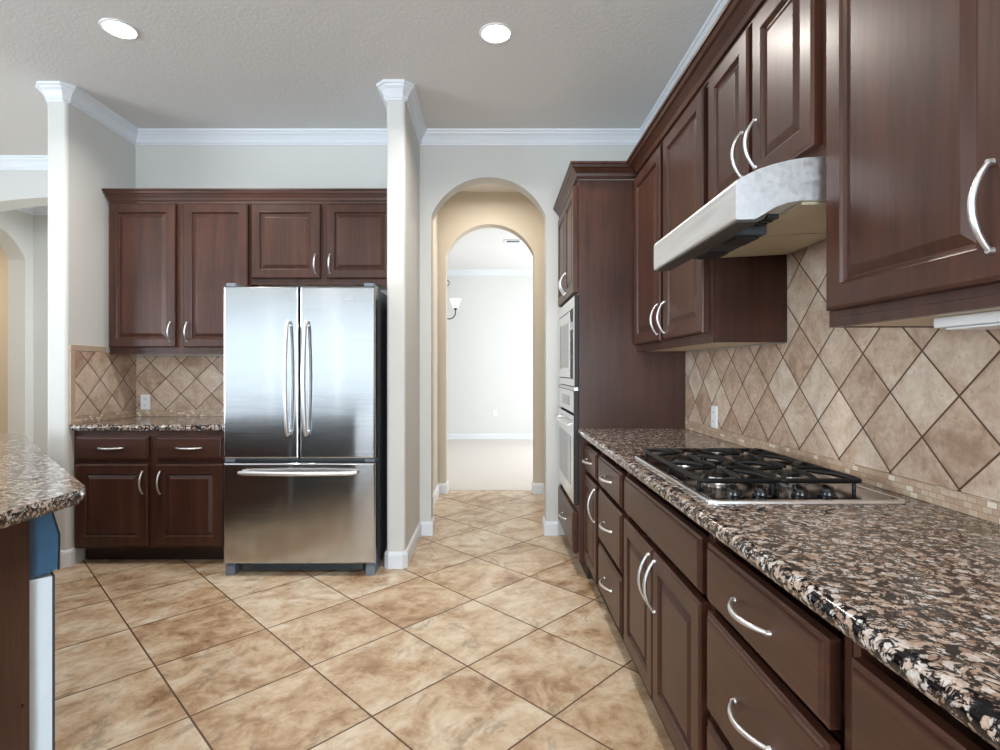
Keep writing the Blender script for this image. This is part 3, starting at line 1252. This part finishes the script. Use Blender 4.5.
for gx0, gx1 in ((.594, .815), (.821, 1.052)):
    bm = new_bm()
    gy0, gy1 = 1.535, 2.125
    gz = .934
    pts = [(x, y, gz) for x, y in rrect(gx0, gx1, gy0, gy1, .02)]
    tube(bm, pts, .0075, 8, closed=True)
    gm = (gy0 + gy1) / 2
    tube(bm, [(gx0, gm, gz), (gx1, gm, gz)], .0075, 8)
    cx = (gx0 + gx1) / 2
    for by in (1.685, 1.975):
        ya, yb = (gy0, gm) if by < gm else (gm, gy1)
        bxx = .705 if gx0 < .7 else .925
        for q in ((gx0, by), (gx1, by), (bxx, ya), (bxx, yb), (gx0 + .01, ya + .01), (gx1 - .01, ya + .01), (gx0 + .01, yb - .01), (gx1 - .01, yb - .01)):
            dx, dy = bxx - q[0], by - q[1]
            L = math.hypot(dx, dy)
            e = (L - (.022 if L < .16 else .05)) / L
            pts = []
            for i in range(7):
                s = i / 6 * e
                pts.append((q[0] + dx * s, q[1] + dy * s, gz + .010 * math.sin(min(1, i / 3) * PI / 2)))
            tube(bm, pts, [.0072] * 5 + [.0066, .0050], 8)
    for fx in (gx0 + .004, gx1 - .004):
        for fy in (gy0 + .03, gm, gy1 - .03):
            tube(bm, [(fx, fy, .9063), (fx, fy, gz)], .0055, 8)
    obj('grate', bm, 'iron', ct)
for kx in (.654, .728, .835, .908):
    bm = new_bm()
    lathe(bm, [(.024, .0065), (.024, .010), (.019, .013), (.0175, .026), (.0155, .029)], (kx, 1.462, .90), 24)
    k = obj('knob', bm, 'knob', ct)
    bm = new_bm()
    pts = []
    prism(bm, [(1.462 - .019, .9292), (1.462 - .017, .9365), (1.462, .9395), (1.462 + .017, .9365), (1.462 + .019, .9292)], 0, kx - .004, kx + .004)
    obj('grip', bm, 'knob', k)

# ---- island with dishwasher
IE = 1.60
isl = thing('kitchen_island', 'dark wood kitchen island base at the left edge of the photo', 'island', (-2.2, 1.0, 0))
s2 = math.sqrt(.5)
P0 = Vector((-1.290, 1.500))
dC = Vector((-s2, s2))        # along the chamfer
nC = Vector((s2, s2))         # out of the chamfer


def cp2(a, n):
    q = P0 + dC * a + nC * n
    return (q.x, q.y)


body = [(-1.290, -1.95), cp2(0, 0), cp2(.022, 0), cp2(.022, -.58), cp2(.632, -.58), cp2(.632, 0), cp2(1.80, 0), (-4.4, cp2(1.80, 0)[1]), (-4.4, -1.95)]
bm = new_bm()
prism(bm, body, 2, .10, .857)
obj('carcass', bm, 'wood', isl)
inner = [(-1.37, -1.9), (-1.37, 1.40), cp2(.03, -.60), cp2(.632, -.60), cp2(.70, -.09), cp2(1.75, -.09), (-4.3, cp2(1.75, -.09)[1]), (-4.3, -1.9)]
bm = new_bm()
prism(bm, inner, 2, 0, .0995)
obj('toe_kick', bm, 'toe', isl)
for z in (.33, .80):
    bm = new_bm()
    lathe(bm, [(.0035, 0), (.003, -.0015)], (-1.290, 1.478, z), 12, axis='x')
    obj('screw_head', bm, 'nickel', isl)
bm = slab_top([(-1.205, -2.03), (-1.205, IE - .03), (-1.2075, IE - .012), (-1.2145, IE + .0045), (-1.2262, IE + .0212), (-1.205 - 1.36, IE + 1.36), (-4.45, IE + 1.36), (-4.45, -2.03)], .860, .90, .0195)
o = obj('countertop', bm, 'granite')
tag(o, 'speckled granite island countertop with an angled corner at the left edge', 'countertop')


def cprism(bm, pts, a0, a1, mi=0):
    """outline (n, z) pushed along the chamfer"""
    A = [bm.verts.new((*cp2(a0, n), z)) for n, z in pts]
    B = [bm.verts.new((*cp2(a1, n), z)) for n, z in pts]
    k = len(pts)
    fs = [bm.faces.new(A), bm.faces.new(B[::-1])] + [bm.faces.new((A[i], B[i], B[(i + 1) % k], A[(i + 1) % k])) for i in range(k)]
    for f in fs:
        f.material_index = mi


dw = thing('dishwasher', 'built-in dishwasher with a blue top on the island corner', 'dishwasher', (*cp2(.33, -.2), 0))
bm = new_bm()
cprism(bm, [(-.56, .101), (-.002, .101), (-.002, .852), (-.56, .852)], .026, .628)
obj('tub', bm, 'darkgrey', dw)
bm = new_bm()
cprism(bm, [(.001, .115), (.052, .115), (.052, .655), (.001, .655)], .028, .626)
obj('door', bm, 'doorwhite', dw)
bm = new_bm()
cprism(bm, [(.053, .115), (.058, .115), (.058, .655), (.053, .655)], .026, .628)
obj('door_skin', bm, 'darkgrey', dw)
bm = new_bm()
cprism(bm, [(.001, .658), (.064, .672), (.066, .770), (.048, .850), (.001, .850)], .028, .626)
obj('control_panel', bm, 'blue', dw)['label'] = 'blue control panel'
bm = new_bm()
cprism(bm, [(.0645, .670), (.069, .670), (.071, .771), (.052, .852), (.0485, .851), (.0665, .770)], .026, .628)
obj('panel_edge', bm, 'black', dw)

# ---- ceiling lights
lamps = [(-1.970, 2.845, 'round recessed ceiling light on the left, above the alcove cabinets'),
         (.016, 2.880, 'round recessed ceiling light on the right, toward the archway')]


def downlight(x, y, label, power=17):
    t = thing('recessed_light', label, 'light', (x, y, CZ), None)
    bm = new_bm()
    lathe(bm, [(.074, -.004), (.077, -.007), (.088, -.004), (.090, -.0005)], (x, y, CZ), 40, cap=False)
    lathe(bm, [(.074, -.004), (.074, -.0006)], (x, y, CZ), 40, cap=False)
    obj('trim_ring', bm, 'plastic', t)
    bm = new_bm()
    lathe(bm, [(.0735, -.001), (.0735, -.003), (.05, -.006), (.01, -.007)], (x, y, CZ), 40)
    obj('lens', bm, 'lamp', t)
    l = area('lamp_light', (x, y, CZ - .02), (0, 0, 0), .15, .15, power, (1, .94, .87), 150, 'DISK')


for x, y, lb in lamps:
    downlight(x, y, lb)
# unseen fill lights added behind the camera to brighten the cabinets, and lamps of the rooms beyond
for lx in (-1.97, .016):
    area('added_fill_light', (lx, .35, CZ - .02), (0, 0, 0), .15, .15, 13, (1, .93, .84), 160, 'DISK')
area('passage_lamp', (-.02, 4.83, CZ - .03), (0, 0, 0), .16, .16, 10, (1.0, .91, .78), 170, 'DISK')
area('den_lamp', (-6.6, 5.4, CZ - .03), (0, 0, 0), .2, .2, 30, (1.0, .88, .70), 170, 'DISK')
area('hall_lamp', (-3.2, 5.3, CZ - .03), (0, 0, 0), .2, .2, 42, (.92, .97, 1.0), 170, 'DISK')

# ---- dining room: chandelier, outlet, ceiling vent
ch = thing('chandelier', 'bronze chandelier arm with lit frosted glass shade beyond the archway', 'chandelier', (-.87, 7.7, 2.06))
hx, hy = -.87, 7.7
bm = new_bm()
lathe(bm, [(.012, -.05), (.03, -.03), (.045, .0), (.03, .05), (.018, .10), (.03, .16), (.022, .22), (.012, .30)], (hx, hy, 2.11), 20)
tube(bm, [(hx, hy, 2.38), (hx, hy, 3.03)], .006, 8)
lathe(bm, [(.06, .0), (.055, -.02), (.02, -.03)], (hx, hy, 3.049), 24)
obj('stem', bm, 'bronze', ch)
for k in range(5):
    a = 2 * PI * k / 5
    ca, sa = math.cos(a), math.sin(a)
    bm = new_bm()
    pts = []
    ctl = [(.03, 2.15), (.10, 2.08), (.17, 2.015), (.235, 1.98), (.295, 1.995), (.330, 2.045), (.335, 2.115)]
    for i in range(6):
        q0, q1, q2, q3 = ctl[max(i - 1, 0)], ctl[i], ctl[i + 1], ctl[min(i + 2, 6)]
        for k2 in range(4 if i < 5 else 5):
            s = k2 / 4
            rz = [.5 * (2 * q1[m] + (q2[m] - q0[m]) * s + (2 * q0[m] - 5 * q1[m] + 4 * q2[m] - q3[m]) * s * s + (3 * q1[m] - q0[m] - 3 * q2[m] + q3[m]) * s ** 3) for m in (0, 1)]
            pts.append((hx + ca * rz[0], hy + sa * rz[0], rz[1]))
    tube(bm, pts, .008, 8)
    ex, ey, ez = pts[-1]
    lathe(bm, [(.010, -.01), (.028, .012), (.022, .02), (.014, .05)], (ex, ey, ez), 16)
    bs = new_bm()
    tube(bs, [(hx + ca * (.20 + .045 * math.cos(q)), hy + sa * (.20 + .045 * math.cos(q)), 2.49 + .045 * math.sin(q)) for q in [math.radians(-150 + 20 * m) for m in range(17)]], .006, 8)
    tube(bs, [(hx + ca * .010, hy + sa * .010, 2.37), (hx + ca * .09, hy + sa * .09, 2.40), (hx + ca * .161, hy + sa * .161, 2.4675)], .006, 8)
    arm = obj('arm', bm, 'bronze', ch)
    obj('scroll', bs, 'bronze', ch)
    bm = new_bm()
    lathe(bm, [(.030, .02), (.042, .05), (.060, .10), (.082, .15), (.079, .15), (.056, .10), (.038, .05), (.026, .024)], (ex, ey, ez), 24, cap=False)
    obj('shade', bm, 'shade', arm)
outlet(('back', 9.7), .036, .476, 'white wall outlet on the far dining room wall', .0005)
vt = thing('ceiling_vent', 'thin white ceiling vent in the dining room beyond the archway', 'vent', (.26, 7.5, CZ))
vt.location = (.26, 7.5, CZ)
bm = new_bm()
box(bm, (.16, 7.42, CZ - .012), (.40, 7.45, CZ - .001))
box(bm, (.16, 7.56, CZ - .012), (.40, 7.59, CZ - .001))
box(bm, (.16, 7.4505, CZ - .012), (.19, 7.5595, CZ - .001))
box(bm, (.37, 7.4505, CZ - .012), (.40, 7.5595, CZ - .001))
obj('frame', bm, 'plastic', vt)
bm = new_bm()
for i in range(5):
    y = 7.456 + i * .021
    box(bm, (.1905, y, CZ - .010), (.3695, y + .012, CZ - .002))
obj('grille', bm, 'footgrey', vt)
